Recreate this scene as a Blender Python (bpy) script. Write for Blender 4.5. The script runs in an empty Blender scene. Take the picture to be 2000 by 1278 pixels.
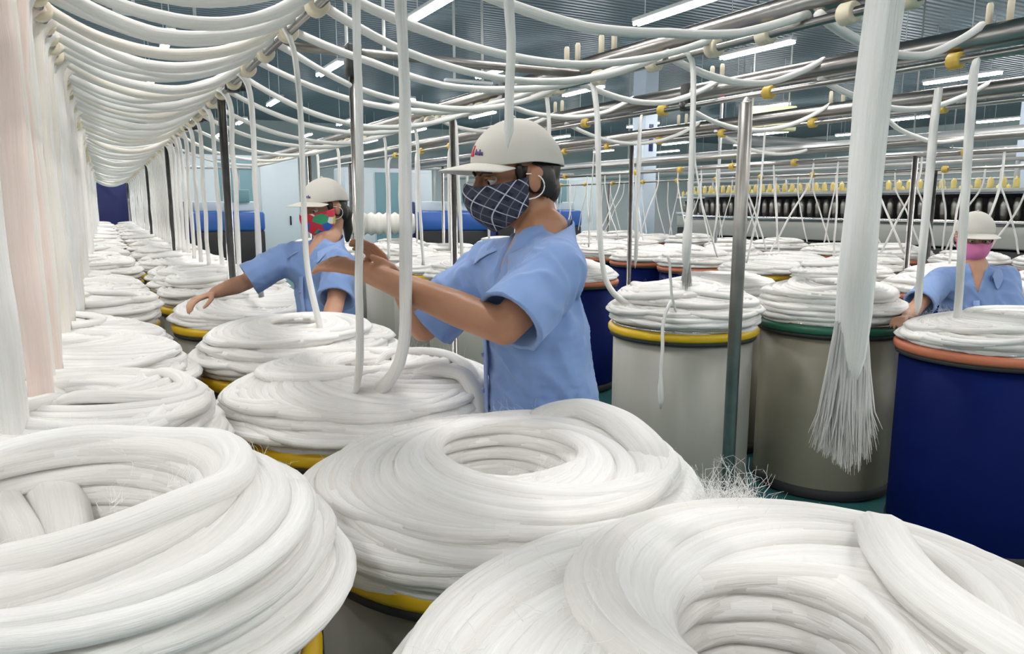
import bpy, bmesh, math, random
import numpy as np
from mathutils import Vector, Matrix, noise as mnoise
random.seed(7); rng = np.random.default_rng(7)
scene = bpy.context.scene
COL = scene.collection

# ------------------------------------------------------------------ camera
FPX, HC = 1450.0, 1.45                       # focal length in pixels of the 2000 px frame, eye height
PITCH = math.atan((639 - 400) / FPX)
YAW = math.atan(800 / math.hypot(FPX, 239))
cd = bpy.data.cameras.new('camera'); cam = bpy.data.objects.new('camera', cd); COL.objects.link(cam)
cd.sensor_width = 36; cd.sensor_fit = 'HORIZONTAL'; cd.lens = 36 * FPX / 2000; cd.clip_start = 0.02; cd.clip_end = 200
cam.location = (0, 0, HC); cam.rotation_euler = (math.pi / 2 - PITCH, 0, -YAW)
scene.camera = cam
FW = np.array([math.sin(YAW) * math.cos(PITCH), math.cos(YAW) * math.cos(PITCH), -math.sin(PITCH)])
RT = np.array([math.cos(YAW), -math.sin(YAW), 0.0]); UP = np.cross(RT, FW)
def Z(x, y, z):
    d = FW + RT * (x - 1000) / FPX + UP * (639 - y) / FPX; return np.array([0, 0, HC]) + d * (z - HC) / d[2]
def P(x, y, w): return np.array([0, 0, HC]) + (FW + RT * (x - 1000) / FPX + UP * (639 - y) / FPX) * w
# ------------------------------------------------------------------ world, exposure
world = bpy.data.worlds.new('world'); scene.world = world; world.use_nodes = True
world.node_tree.nodes['Background'].inputs[0].default_value = (0.9, 0.95, 1.0, 1)
world.node_tree.nodes['Background'].inputs[1].default_value = 0.3
scene.view_settings.view_transform = 'Standard'; scene.view_settings.look = 'None'
scene.view_settings.gamma = 1; scene.view_settings.use_curve_mapping = False
scene.view_settings.exposure = 0.14
LAMP_W = 24.0                                 # watts of each twin-tube ceiling lamp

# ------------------------------------------------------------------ materials
MATS = {}
def mat(name, col, rough=0.6, metal=0.0, spec=0.5, noise=None, bump=None, emit=None, sheen=0, alpha=None, trans=0):
    m = bpy.data.materials.new(name); m.use_nodes = True; MATS[name] = m
    nt = m.node_tree; b = nt.nodes['Principled BSDF']
    b.inputs['Base Color'].default_value = (*col, 1); b.inputs['Roughness'].default_value = rough
    b.inputs['Metallic'].default_value = metal; b.inputs['Specular IOR Level'].default_value = spec
    b.inputs['Sheen Weight'].default_value = sheen
    if trans: b.inputs['Transmission Weight'].default_value = trans
    if emit:
        b.inputs['Emission Color'].default_value = (*emit[0], 1); b.inputs['Emission Strength'].default_value = emit[1]
    if noise:                                   # (scale, second colour, detail)
        tc = nt.nodes.new('ShaderNodeTexCoord'); n = nt.nodes.new('ShaderNodeTexNoise')
        mp = nt.nodes.new('ShaderNodeMapping'); mp.inputs['Scale'].default_value = noise[2] if len(noise) > 2 else (1, 1, 1)
        n.inputs['Scale'].default_value = noise[0]; n.inputs['Detail'].default_value = 5
        r = nt.nodes.new('ShaderNodeValToRGB'); r.color_ramp.elements[0].position = .35; r.color_ramp.elements[1].position = .65
        r.color_ramp.elements[0].color = (*col, 1); r.color_ramp.elements[1].color = (*noise[1], 1)
        nt.links.new(tc.outputs['Object'], mp.inputs['Vector']); nt.links.new(mp.outputs[0], n.inputs['Vector'])
        nt.links.new(n.outputs['Fac'], r.inputs[0]); nt.links.new(r.outputs[0], b.inputs['Base Color'])
    if bump:                                    # (scale, strength, distance, stretch)
        tc = nt.nodes.new('ShaderNodeTexCoord'); n = nt.nodes.new('ShaderNodeTexNoise')
        mp = nt.nodes.new('ShaderNodeMapping'); mp.inputs['Scale'].default_value = bump[3] if len(bump) > 3 else (1, 1, 1)
        n.inputs['Scale'].default_value = bump[0]; n.inputs['Detail'].default_value = 4
        bp = nt.nodes.new('ShaderNodeBump'); bp.inputs['Strength'].default_value = bump[1]; bp.inputs['Distance'].default_value = bump[2]
        nt.links.new(tc.outputs['Object'], mp.inputs['Vector']); nt.links.new(mp.outputs[0], n.inputs['Vector'])
        nt.links.new(n.outputs['Fac'], bp.inputs['Height']); nt.links.new(bp.outputs[0], b.inputs['Normal'])
    return m
def sliver_mat(name, c0, c1):
    # cotton sliver: fibres run along the rope (u round the rope, v metres along it)
    m = mat(name, c0, 0.95, spec=0.1, sheen=0.25); nt = m.node_tree; b = nt.nodes['Principled BSDF']
    b.inputs['Sheen Roughness'].default_value = .6
    uv = nt.nodes.new('ShaderNodeUVMap'); mp = nt.nodes.new('ShaderNodeMapping'); mp.inputs['Scale'].default_value = (26, 7, 1)
    n = nt.nodes.new('ShaderNodeTexNoise'); n.inputs['Scale'].default_value = 1; n.inputs['Detail'].default_value = 5; n.inputs['Roughness'].default_value = .65
    r = nt.nodes.new('ShaderNodeValToRGB'); r.color_ramp.elements[0].position = .3; r.color_ramp.elements[1].position = .7
    r.color_ramp.elements[0].color = (*c1, 1); r.color_ramp.elements[1].color = (*c0, 1)
    bp = nt.nodes.new('ShaderNodeBump'); bp.inputs['Strength'].default_value = .6; bp.inputs['Distance'].default_value = .004
    mp2 = nt.nodes.new('ShaderNodeMapping'); mp2.inputs['Scale'].default_value = (1.5, 1.3, 1); n2 = nt.nodes.new('ShaderNodeTexNoise'); n2.inputs['Scale'].default_value = 1
    r2 = nt.nodes.new('ShaderNodeValToRGB'); r2.color_ramp.elements[0].position = .35; r2.color_ramp.elements[1].position = .6
    r2.color_ramp.elements[0].color = (.90, .885, .86, 1); r2.color_ramp.elements[1].color = (1, 1, 1, 1)
    mx = nt.nodes.new('ShaderNodeMix'); mx.data_type = 'RGBA'; mx.blend_type = 'MULTIPLY'; mx.inputs['Factor'].default_value = 1
    nt.links.new(uv.outputs[0], mp2.inputs['Vector']); nt.links.new(mp2.outputs[0], n2.inputs['Vector']); nt.links.new(n2.outputs['Fac'], r2.inputs[0])
    nt.links.new(r.outputs[0], mx.inputs['A']); nt.links.new(r2.outputs[0], mx.inputs['B'])
    nt.links.new(uv.outputs[0], mp.inputs['Vector']); nt.links.new(mp.outputs[0], n.inputs['Vector'])
    nt.links.new(n.outputs['Fac'], r.inputs[0]); nt.links.new(mx.outputs['Result'], b.inputs['Base Color'])
    nt.links.new(n.outputs['Fac'], bp.inputs['Height']); nt.links.new(bp.outputs[0], b.inputs['Normal'])
    return m
sliver_mat('sliver', (.89, .88, .86), (.79, .775, .745))
sliver_mat('sliver_peach', (.87, .74, .68), (.82, .66, .59))
sliver_mat('sliver_cream', (.87, .835, .775), (.80, .75, .67))
mat('fibre', (.93, .92, .9), .95, spec=.1)
mat('steel', (.42, .40, .38), .28, 1.0, noise=(9, (.30, .275, .26), (1, .15, 1)))
mat('steel_bright', (.72, .71, .70), .16, 1.0)
mat('steel_dull', (.34, .33, .31), .38, .9, noise=(7, (.25, .23, .21), (1, .2, 1)))
mat('black_plastic', (.02, .02, .022), .45)
mat('cream_plastic', (.72, .64, .48), .5)
mat('ochre_plastic', (.55, .38, .06), .5)
mat('yellow_band', (.72, .46, .015), .35)
mat('green_band', (.02, .12, .07), .4)
mat('orange_band', (.52, .16, .08), .45)
mat('can_grey', (.35, .345, .30), .42, spec=.35, noise=(2.2, (.28, .285, .25), (1.5, 1.5, .25)))
mat('can_olive', (.27, .25, .185), .42, spec=.35, noise=(2.2, (.22, .205, .15), (1.5, 1.5, .25)))
mat('can_navy', (.003, .010, .085), .6, spec=.06, noise=(3, (.0025, .008, .07)))
mat('navy_board', (.008, .014, .11), .5)
mat('rubber', (.03, .03, .032), .7)
mat('skin', (.42, .205, .115), .5, noise=(14, (.37, .17, .095)), bump=(160, .12, .002))
mat('skin_pale', (.50, .27, .17), .5, noise=(14, (.45, .23, .14)), bump=(160, .12, .002))
mat('shirt', (.205, .315, .58), .85, noise=(5, (.185, .29, .54)), bump=(420, .12, .001), sheen=.15)
mat('shirt_light', (.25, .35, .61), .85, bump=(420, .12, .001))
mat('trousers', (.025, .028, .045), .85, bump=(300, .12, .001))
mat('cap_cloth', (.60, .575, .52), .9, noise=(6, (.56, .53, .475)), bump=(500, .15, .001))
mat('cap_under', (.30, .30, .25), .9)
mat('hair', (.012, .009, .008), .42, bump=(60, .5, .003, (6, 6, .6)))
mat('eye_white', (.75, .73, .7), .25); mat('eye_iris', (.02, .012, .008), .15)
mat('white_elastic', (.85, .84, .82), .8)
mat('logo_red', (.6, .05, .06), .7); mat('logo_violet', (.10, .07, .25), .7)
mat('shoe', (.03, .03, .03), .5)
mat('button', (.25, .3, .5), .35)
mat('tube_glow', (1, 1, 1), .4, emit=((1.0, .985, .965), 34.0))
mat('white_metal', (.82, .83, .83), .4)
mat('grey_metal', (.42, .43, .43), .4, .3)
mat('machine_blue', (.035, .12, .42), .35); mat('machine_blue_dark', (.015, .03, .15), .4)
mat('machine_pale', (.60, .68, .72), .4); mat('machine_teal', (.16, .30, .34), .45)
mat('machine_black', (.012, .012, .014), .5); mat('machine_grey', (.36, .36, .33), .45)
mat('bobbin_yellow', (.62, .50, .16), .5); mat('bobbin_white', (.82, .80, .74), .85)
mat('column_paint', (.55, .64, .74), .5); mat('signal_red', (.8, .03, .06), .4, emit=((1, .05, .1), 4))
mat('sign_olive', (.62, .62, .36), .5)
# plaid mask: navy cloth with a pale diagonal check, laid out in the mask's own u, v
def plaid():
    m = mat('plaid_cloth', (.010, .014, .035), .85); nt = m.node_tree; b = nt.nodes['Principled BSDF']
    uv = nt.nodes.new('ShaderNodeUVMap'); sep = nt.nodes.new('ShaderNodeSeparateXYZ'); nt.links.new(uv.outputs[0], sep.inputs[0])
    def math_(op, a, bb=None, clamp=False):
        n = nt.nodes.new('ShaderNodeMath'); n.operation = op; n.use_clamp = clamp
        for i, v in enumerate((a, bb)):
            if v is None: continue
            if isinstance(v, (int, float)): n.inputs[i].default_value = v
            else: nt.links.new(v, n.inputs[i])
        return n.outputs[0]
    def lines(coord, period, off, width):
        f = math_('FRACT', math_('ADD', math_('DIVIDE', coord, period), off))
        return math_('LESS_THAN', f, width)
    u, v = sep.outputs[0], sep.outputs[1]
    p = math_('ADD', math_('MULTIPLY', u, .80), math_('MULTIPLY', v, .62)); q = math_('SUBTRACT', math_('MULTIPLY', v, .80), math_('MULTIPLY', u, .62))
    a = math_('MAXIMUM', lines(p, .041, .2, .06), lines(q, .041, .45, .06))
    c = math_('MULTIPLY', math_('MAXIMUM', lines(p, .041, .72, .05), lines(q, .041, .95, .05)), .22)
    wide = math_('MULTIPLY', math_('MAXIMUM', lines(p, .041, .0, .5), lines(q, .041, .2, .5)), .035)
    fac = math_('MAXIMUM', math_('MAXIMUM', math_('MULTIPLY', a, .75), c), wide)
    mx = nt.nodes.new('ShaderNodeMix'); mx.data_type = 'RGBA'
    mx.inputs['A'].default_value = (.010, .014, .035, 1); mx.inputs['B'].default_value = (.62, .64, .72, 1)
    nt.links.new(fac, mx.inputs['Factor']); nt.links.new(mx.outputs['Result'], b.inputs['Base Color'])
plaid()
def patchwork():
    m = mat('patchwork_cloth', (.6, .03, .05), .85); nt = m.node_tree; b = nt.nodes['Principled BSDF']
    uv = nt.nodes.new('ShaderNodeUVMap'); vo = nt.nodes.new('ShaderNodeTexVoronoi'); vo.inputs['Scale'].default_value = 30
    r = nt.nodes.new('ShaderNodeValToRGB'); r.color_ramp.interpolation = 'CONSTANT'
    cols = [(0, (.62, .03, .06)), (.42, (.7, .06, .09)), (.55, (.03, .12, .5)), (.66, (.75, .75, .7)), (.76, (.6, .55, .15)), (.86, (.05, .35, .16)), (.93, (.62, .03, .06))]
    while len(r.color_ramp.elements) < len(cols): r.color_ramp.elements.new(.5)
    for e, (p, c) in zip(r.color_ramp.elements, cols): e.position = p; e.color = (*c, 1)
    sp = nt.nodes.new('ShaderNodeSeparateXYZ')
    nt.links.new(uv.outputs[0], vo.inputs['Vector']); nt.links.new(vo.outputs['Color'], sp.inputs[0])
    nt.links.new(sp.outputs[0], r.inputs[0]); nt.links.new(r.outputs[0], b.inputs['Base Color'])
patchwork()
mat('pink_cloth', (.72, .20, .40), .85)
mat('floor_paint', (.045, .17, .17), .25, noise=(1.3, (.04, .145, .15)), bump=(30, .05, .002))
mat('ceiling_metal', (.15, .20, .235), .36, .5)
mat('wall_paint', (.52, .57, .58), .7, noise=(.8, (.47, .52, .53)))

# ------------------------------------------------------------------ mesh helpers
class MB:
    """collects pieces of one mesh; build() links them as ONE object"""
    def __init__(s): s.V = []; s.F = []; s.U = []; s.n = 0
    def add(s, V, F, U=None):
        V = np.asarray(V, float); F = np.asarray(F, int)
        s.V.append(V); s.F.append(F + s.n)
        s.U.append(np.asarray(U, float) if U is not None else np.zeros((F.size, 2)))
        s.n += len(V); return s
    def mesh(s, name, m, smooth=True):
        me = bpy.data.meshes.new(name)
        V = np.concatenate(s.V); me.vertices.add(len(V)); me.vertices.foreach_set('co', V.ravel())
        L = np.concatenate([f.ravel() for f in s.F]); sizes = np.concatenate([np.full(len(f), f.shape[1]) for f in s.F])
        me.loops.add(len(L)); me.loops.foreach_set('vertex_index', L)
        me.polygons.add(len(sizes)); st = np.concatenate([[0], np.cumsum(sizes)[:-1]])
        me.polygons.foreach_set('loop_start', st)
        uvl = me.uv_layers.new(name='UVMap'); uvl.data.foreach_set('uv', np.concatenate(s.U).ravel())
        me.update(calc_edges=True); me.validate()
        me.polygons.foreach_set('use_smooth', np.full(len(me.polygons), smooth)); me.materials.append(MATS[m])
        return me
    def build(s, name, m, parent=None, smooth=True, loc=(0, 0, 0), rz=0):
        return link(name, s.mesh(name, m, smooth), parent, loc, rz)
    # ---- shapes
    def box(s, c, d, rz=0):
        x, y, z = np.array(d) / 2.0; v = np.array([[-x, -y, -z], [x, -y, -z], [x, y, -z], [-x, y, -z], [-x, -y, z], [x, -y, z], [x, y, z], [-x, y, z]])
        if rz: cc, ss = math.cos(rz), math.sin(rz); v = v @ np.array([[cc, ss, 0], [-ss, cc, 0], [0, 0, 1]])
        return s.add(v + np.array(c), [[0, 3, 2, 1], [4, 5, 6, 7], [0, 1, 5, 4], [1, 2, 6, 5], [2, 3, 7, 6], [3, 0, 4, 7]])
    def bbox(s, c, d, r=.01):
        """box with chamfered edges"""
        bm = bmesh.new(); bmesh.ops.create_cube(bm, size=1, matrix=Matrix.Diagonal((*d, 1)))
        bmesh.ops.bevel(bm, geom=bm.edges[:], offset=r, segments=2, affect='EDGES', profile=.5)
        return s.frombm(bm, c)
    def frombm(s, bm, c=(0, 0, 0)):
        bmesh.ops.triangulate(bm, faces=bm.faces[:]); bm.verts.index_update()
        s.add(np.array([v.co[:] for v in bm.verts]) + np.array(c), [[v.index for v in f.verts] for f in bm.faces]); bm.free(); return s
    def lathe(s, prof, n=32, c=(0, 0, 0), axis='Z'):
        prof = np.array(prof, float); a = np.linspace(0, 2 * np.pi, n, endpoint=False); k = len(prof)
        R, Z = prof[:, 0][None], prof[:, 1][None]
        x, y, z = R * np.cos(a)[:, None], R * np.sin(a)[:, None], Z + 0 * a[:, None]
        V = np.stack({'Z': (x, y, z), 'Y': (x, z, -y), 'X': (z, x, y)}[axis], -1).reshape(-1, 3) + np.array(c)
        i = np.arange(n)[:, None]; j = np.arange(k - 1)[None]; i2 = (i + 1) % n
        F = np.stack([i * k + j, i2 * k + j, i2 * k + j + 1, i * k + j + 1], -1).reshape(-1, 4)
        return s.add(V, F)
    def tube(s, path, rx, ry=None, sides=8, ref=(0, 0, 1), caps=True, flute=None, v0=0.0, closed=False):
        path = np.asarray(path, float); N = len(path); ry = rx if ry is None else ry
        rx = np.broadcast_to(rx, (N,)).astype(float); ry = np.broadcast_to(ry, (N,)).astype(float)
        T = np.gradient(path, axis=0)
        if closed: T = (np.roll(path, -1, 0) - np.roll(path, 1, 0))
        T /= np.linalg.norm(T, axis=1)[:, None] + 1e-12
        S_ = np.cross(T, np.asarray(ref, float)); ln = np.linalg.norm(S_, axis=1)
        bad = ln < 1e-3; S_[bad] = np.cross(T[bad], (0.3, 1, 0.1)); S_ /= np.linalg.norm(S_, axis=1)[:, None]
        B_ = np.cross(S_, T)
        a = np.linspace(0, 2 * np.pi, sides, endpoint=False)
        fl = np.ones((N, sides)) if flute is None else flute(N, a)
        V = path[:, None] + S_[:, None] * (np.cos(a)[None, :, None] * (rx[:, None] * fl)[..., None]) + B_[:, None] * (np.sin(a)[None, :, None] * (ry[:, None] * fl)[..., None])
        ln = np.concatenate([[0], np.cumsum(np.linalg.norm(np.diff(path, axis=0), axis=1))]) + v0
        M = N if closed else N - 1
        i = np.arange(M)[:, None]; j = np.arange(sides)[None]; j2 = (j + 1) % sides; i2 = (i + 1) % N
        F = np.stack([i * sides + j, i * sides + j2, i2 * sides + j2, i2 * sides + j], -1).reshape(-1, 4)
        u0 = (j / sides) + 0 * i; u1 = ((j + 1) / sides) + 0 * i; la = ln[i] + 0 * j; lb = (ln[np.minimum(i + 1, N - 1)]) + 0 * j
        U = np.stack([np.stack([u0, la], -1), np.stack([u1, la], -1), np.stack([u1, lb], -1), np.stack([u0, lb], -1)], 2).reshape(-1, 2)
        s.add(V.reshape(-1, 3), F, U)
        if caps and not closed:
            n0 = s.n
            s.add(np.array([path[0], path[-1]]), np.zeros((0, 3), int), np.zeros((0, 2)))
            base = n0 - N * sides; jj = np.arange(sides); k2 = (jj + 1) % sides
            s.F.append(np.stack([base + k2, base + jj, np.full(sides, n0)], -1)); s.U.append(np.zeros((sides * 3, 2)))
            e = base + (N - 1) * sides
            s.F.append(np.stack([e + jj, e + k2, np.full(sides, n0 + 1)], -1)); s.U.append(np.zeros((sides * 3, 2)))
        return s
    def ball(s, c, r, sub=2):
        bm = bmesh.new(); bmesh.ops.create_icosphere(bm, subdivisions=sub, radius=1)
        for v in bm.verts: v.co = Vector((v.co.x * r[0], v.co.y * r[1], v.co.z * r[2])) if hasattr(r, '__len__') else v.co * r
        return s.frombm(bm, c)
def link(name, me, parent=None, loc=(0, 0, 0), rz=0):
    o = bpy.data.objects.new(name, me); COL.objects.link(o); o.location = loc; o.rotation_euler.z = rz
    if parent: o.parent = parent
    return o
def thing(name, label, cat, loc=(0, 0, 0), rz=0, group=None):
    o = bpy.data.objects.new(name, None); COL.objects.link(o); o.location = loc; o.rotation_euler.z = rz; o.empty_display_size = .1
    return tag(o, label, cat, group)
def tag(o, label, cat, group=None, kind=None):
    o['label'] = label; o['category'] = cat
    if group: o['group'] = group
    if kind: o['kind'] = kind
    return o
def struct(name, mb, m, label=None, smooth=False):
    o = mb.build(name, m, smooth=smooth); o['kind'] = 'structure'
    if label: o['label'] = label
    return o
ORD = ['first', 'second', 'third', 'fourth', 'fifth', 'sixth', 'seventh', 'eighth', 'ninth', 'tenth', 'eleventh', 'twelfth', 'thirteenth', 'fourteenth', 'fifteenth', 'sixteenth', 'seventeenth', 'eighteenth', 'nineteenth', 'twentieth']
def ordn(i):
    if i < 20: return ORD[i]
    t = ['twenty', 'thirty', 'forty', 'fifty', 'sixty', 'seventy'][(i + 1) // 10 - 2]; r = (i + 1) % 10
    return t + ('-' + ORD[r - 1] if r else {'twenty': '', }.get(t, '')) if r else {'twenty': 'twentieth', 'thirty': 'thirtieth', 'forty': 'fortieth', 'fifty': 'fiftieth', 'sixty': 'sixtieth', 'seventy': 'seventieth'}[t]
def copy_tree(o, parent=None):
    c = o.copy(); COL.objects.link(c)
    if parent: c.parent = parent
    for ch in list(o.children): copy_tree(ch, c)
    return c
def smoothnoise(n, k, seed):
    r = np.random.default_rng(seed); return np.interp(np.linspace(0, 1, n), np.linspace(0, 1, k), r.normal(0, 1, k))

# ------------------------------------------------------------------ the hall
X0, X1, Y0, Y1, ZC = -7.0, 27.0, -7.0, 27.0, 4.3
struct('floor', MB().box(((X0 + X1) / 2, (Y0 + Y1) / 2, -.05), (X1 - X0, Y1 - Y0, .1)), 'floor_paint', 'teal painted factory floor')
ys = []; zs = []; y = Y0
while y < Y1:                                   # ribbed sheet-metal ceiling, ribs run across the hall
    ys += [y, y + .07, y + .085, y + .115]; zs += [0, 0, .022, .022]; y += .13
n = len(ys); V = [(x, ys[i], ZC + zs[i]) for x in (X0, X1) for i in range(n)]
cm = MB(); cm.add(V, [[i, n + i, n + i + 1, i + 1] for i in range(n - 1)])
cm.box(((X0 + X1) / 2, (Y0 + Y1) / 2, ZC + .1), (X1 - X0, Y1 - Y0, .1))
struct('ceiling', cm, 'ceiling_metal', 'dark blue-grey ribbed sheet-metal ceiling')
for nm, c, d in (('wall_left', (X0 - .1, (Y0 + Y1) / 2, ZC / 2), (.2, Y1 - Y0, ZC)), ('wall_right', (X1 + .1, (Y0 + Y1) / 2, ZC / 2), (.2, Y1 - Y0, ZC)),
                 ('wall_back', ((X0 + X1) / 2, Y1 + .1, ZC / 2), (X1 - X0 + .4, .2, ZC)), ('wall_front', ((X0 + X1) / 2, Y0 - .1, ZC / 2), (X1 - X0 + .4, .2, ZC))):
    struct(nm, MB().box(c, d), 'wall_paint', 'pale factory wall')

# ---- ceiling lamps (the room's light)
lamp_tube = MB().tube([(0, -.6, 0), (0, .6, 0)], .016, sides=8).mesh('tube', 'tube_glow')
lamp_body = MB().bbox((0, 0, .045), (.10, 1.24, .045), .008).mesh('housing', 'white_metal')
lamp_rod = MB().tube([(0, 0, .06), (0, 0, ZC - 3.42)], .006, sides=6).mesh('rod', 'white_metal')
lamp_n = 0
for i, lx in enumerate(np.arange(-5.9, 25.5, 2.25)):
    for j, ly in enumerate(np.arange(-4.65 + (0 if i % 2 == 0 else 3.0), 25.5, 4.0)):
        L = thing('ceiling_lamp', f'white fluorescent ceiling lamp, {ordn(j)} from the camera in the {ordn(i)} lamp line from the left', 'lamp', (lx, ly, 3.42), 0, 'fluorescent lamps under the ceiling')
        lamp_n += 1
        for dx in (-.032, .032): link('tube', lamp_tube, L, (dx, 0, 0))
        link('housing', lamp_body, L)
        for dy in (-.45, .45): link('rod', lamp_rod, L, (0, dy, 0))
        ld = bpy.data.lights.new('lamp_light', 'AREA'); ld.shape = 'RECTANGLE'; ld.size = .14; ld.size_y = 1.2; ld.energy = LAMP_W; ld.color = (1.0, .985, .965); ld.spread = math.pi
        lo = bpy.data.objects.new('lamp_light', ld); COL.objects.link(lo); lo.parent = L; lo.location = (0, 0, -.03)

# ------------------------------------------------------------------ sliver cans and coils
CAN_R, RIM = .35, .88
def can_meshes(body, band):
    R = CAN_R; b = MB()
    b.lathe([(.0, .03), (R - .02, .03), (R - .012, .06), (R - .012, RIM - .05), (R - .018, RIM - .05), (R - .018, RIM - .25), (0, RIM - .25)], 56)
    d = MB().lathe([(R - .012, RIM - .066), (R + .004, RIM - .064), (R + .006, RIM - .045), (R - .012, RIM - .044)], 56)
    r = MB().lathe([(R - .012, RIM - .046), (R + .008, RIM - .046), (R + .014, RIM - .036), (R + .014, RIM - .018), (R + .006, RIM - .008), (R - .010, RIM - .008), (R - .012, RIM - .046)], 56)
    l = MB().lathe([(R - .020, RIM - .06), (R - .010, RIM - .008), (R - .006, RIM), (R - .012, RIM + .006), (R - .024, RIM + .002), (R - .030, RIM - .06)], 56)
    f = MB().lathe([(0, 0), (R - .03, 0), (R - .006, .012), (R - .006, .06), (R - .02, .062)], 56)
    return [('body', b.mesh('can_body', body)), ('collar', d.mesh('can_collar', 'rubber')), ('rim_band', r.mesh('can_rim', band)), ('steel_lip', l.mesh('can_lip', 'steel_bright')), ('base_ring', f.mesh('can_base', 'rubber'))]
CANS = {}
def can(kind, x, y, label, group):
    body, band = kind
    if kind not in CANS: CANS[kind] = can_meshes({'grey': 'can_grey', 'olive': 'can_olive', 'blue': 'can_navy'}[body], band + '_band')
    c = thing('sliver_can', label, 'can', (x, y, 0), random.uniform(0, 6.28), group)
    for nm, me in CANS[kind]: link(nm, me, c)
    return c
def coil_mesh(name, h, R=.335, hole=.095, N=40, dz=.030, segs=30, sides=6, hw=.0165, ht=.0125, seed=0, lean=0.0, top_loops=0, m='sliver', fat=1.0, below=.05, ring=0, shift=(0, 0), extra=(), floor=.15):
    """rosette of sliver: loops of radius rl whose centre walks round the can, stacked layer on layer"""
    r = np.random.default_rng(seed); L = (h + below) / dz; T = N * L; n = int(T * segs)
    t = np.linspace(0, T, n); z = -below + t / N * dz
    lay = np.clip(z / h, 0, 1)
    prof = 1 + .035 * np.sin(np.clip(lay, 0, 1) * np.pi) - .16 * lay ** 5 - .07 * np.clip((.03 - z) / .03, 0, 1)           # barrel-shaped side
    k = int(T) + 2
    jit = np.interp(t, np.arange(k), r.normal(0, .013, k)); jz = np.interp(t, np.arange(k), r.normal(0, .0035, k))
    slow = smoothnoise(n, max(4, int(L * 5)), seed + 1) * .012
    Rz = R * prof + jit + slow; rl = (Rz + hole) / 2; rc = (Rz - hole) / 2 * (1 + 0)
    ph = 2 * np.pi * t / N + seed; th = 2 * np.pi * t
    x = rc * np.cos(ph) + rl * np.cos(th); y = rc * np.sin(ph) + rl * np.sin(th)
    rad = np.hypot(x, y)
    z = z + jz - .05 * lay * np.clip(rad / R, 0, 1.1) ** 4 + lean * x * lay
    x = x + shift[0] * lay ** 1.5; y = y + shift[1] * lay ** 1.5
    mb = MB()
    w = 1 + .12 * smoothnoise(n, int(T * 2) + 4, seed + 2)
    mb.tube(np.stack([x, y, z], -1), hw * w * fat, ht * w * fat, sides=sides)
    # solid inside so that no gap shows through the stack
    ri, ro = hole + .035, R * .93
    mb.lathe([(ri, -below), (ri, h - .06), (ri + .03, h - .035), (ro - .09, h - .045), (ro - .02, h - .10), (ro, h * .4), (ro, -below)], 32)
    if any(shift): mb.V[-1] = mb.V[-1] + np.outer(np.clip(mb.V[-1][:, 2] / h, 0, 1) ** 1.5, (shift[0], shift[1], 0))
    mb.lathe([(0, h * floor - .02), (hole + .05, h * floor)], 24)
    for q in range(top_loops):                  # stray loops slumped over the top
        a0 = r.uniform(0, 6.28); cx, cy = .13 * math.cos(a0), .13 * math.sin(a0); rr = r.uniform(.14, .2)
        tt = np.linspace(0, r.uniform(3.5, 5.8), 46) + r.uniform(0, 6)
        px, py = cx + rr * np.cos(tt) * r.uniform(.9, 1.2), cy + rr * np.sin(tt); rd = np.hypot(px, py)
        ed = np.clip(1 - np.minimum(np.linspace(0, 1, 46), np.linspace(1, 0, 46)) / .16, 0, 1) ** 2
        pz = h + .012 - ed * .05 - .07 * np.clip(rd / R, 0, 1.2) ** 4 - .10 * np.clip((hole + .02 - rd) / .08, 0, 1) + .006 * np.sin(tt * 3)
        mb.tube(np.stack([px, py, pz], -1), .021, .014, sides=10)
    if ring:                                    # a thick strand lying round the mouth of the hole
        tt = np.linspace(-2.4, 3.0, 60); px, py = ring * np.cos(tt), ring * .93 * np.sin(tt); e = np.clip(1 - np.minimum(np.linspace(0, 1, 60), np.linspace(1, 0, 60)) / .2, 0, 1) ** 2
        mb.tube(np.stack([px * (1 - .25 * e) + shift[0], py * (1 - .25 * e) + shift[1], h + .008 - .06 * e + .004 * np.sin(5 * tt)], -1), .024, .017, sides=12)
    for pts, rx, ry in extra:                   # bunches folded over the top
        pts = np.array(pts); q = np.linspace(0, 1, len(pts)); t2 = np.linspace(0, 1, 40); c_ = np.stack([np.interp(t2, q, pts[:, k_]) for k_ in range(3)], -1)
        for _ in range(8): c_[1:-1] = .25 * c_[:-2] + .5 * c_[1:-1] + .25 * c_[2:]
        e = np.clip(np.minimum(t2, 1 - t2) / .15, .15, 1) ** .5
        mb.tube(c_, rx * e, ry * e, sides=16, flute=lambda n_, a_: 1 + .05 * np.cos(6 * a_)[None] + .04 * np.cos(10 * a_ + 1)[None] + np.zeros((n_, 1)))
    return mb.mesh(name, m)
def fuzz(mb, pts, dirs, n, length, r0=.00030, seed=0, curl=.35):
    r = np.random.default_rng(seed)
    for i in r.integers(0, len(pts), n):
        p = np.array(pts[i], float); d = np.array(dirs[i], float) + r.normal(0, .5, 3); d /= np.linalg.norm(d)
        path = [p]; ln = length * r.uniform(.3, 1)
        for s_ in range(5): d = d + r.normal(0, curl, 3); d /= np.linalg.norm(d); path.append(path[-1] + d * ln / 5)
        mb.tube(path, np.linspace(r0, r0 * .3, 6), sides=3, caps=False)
    return mb

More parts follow.
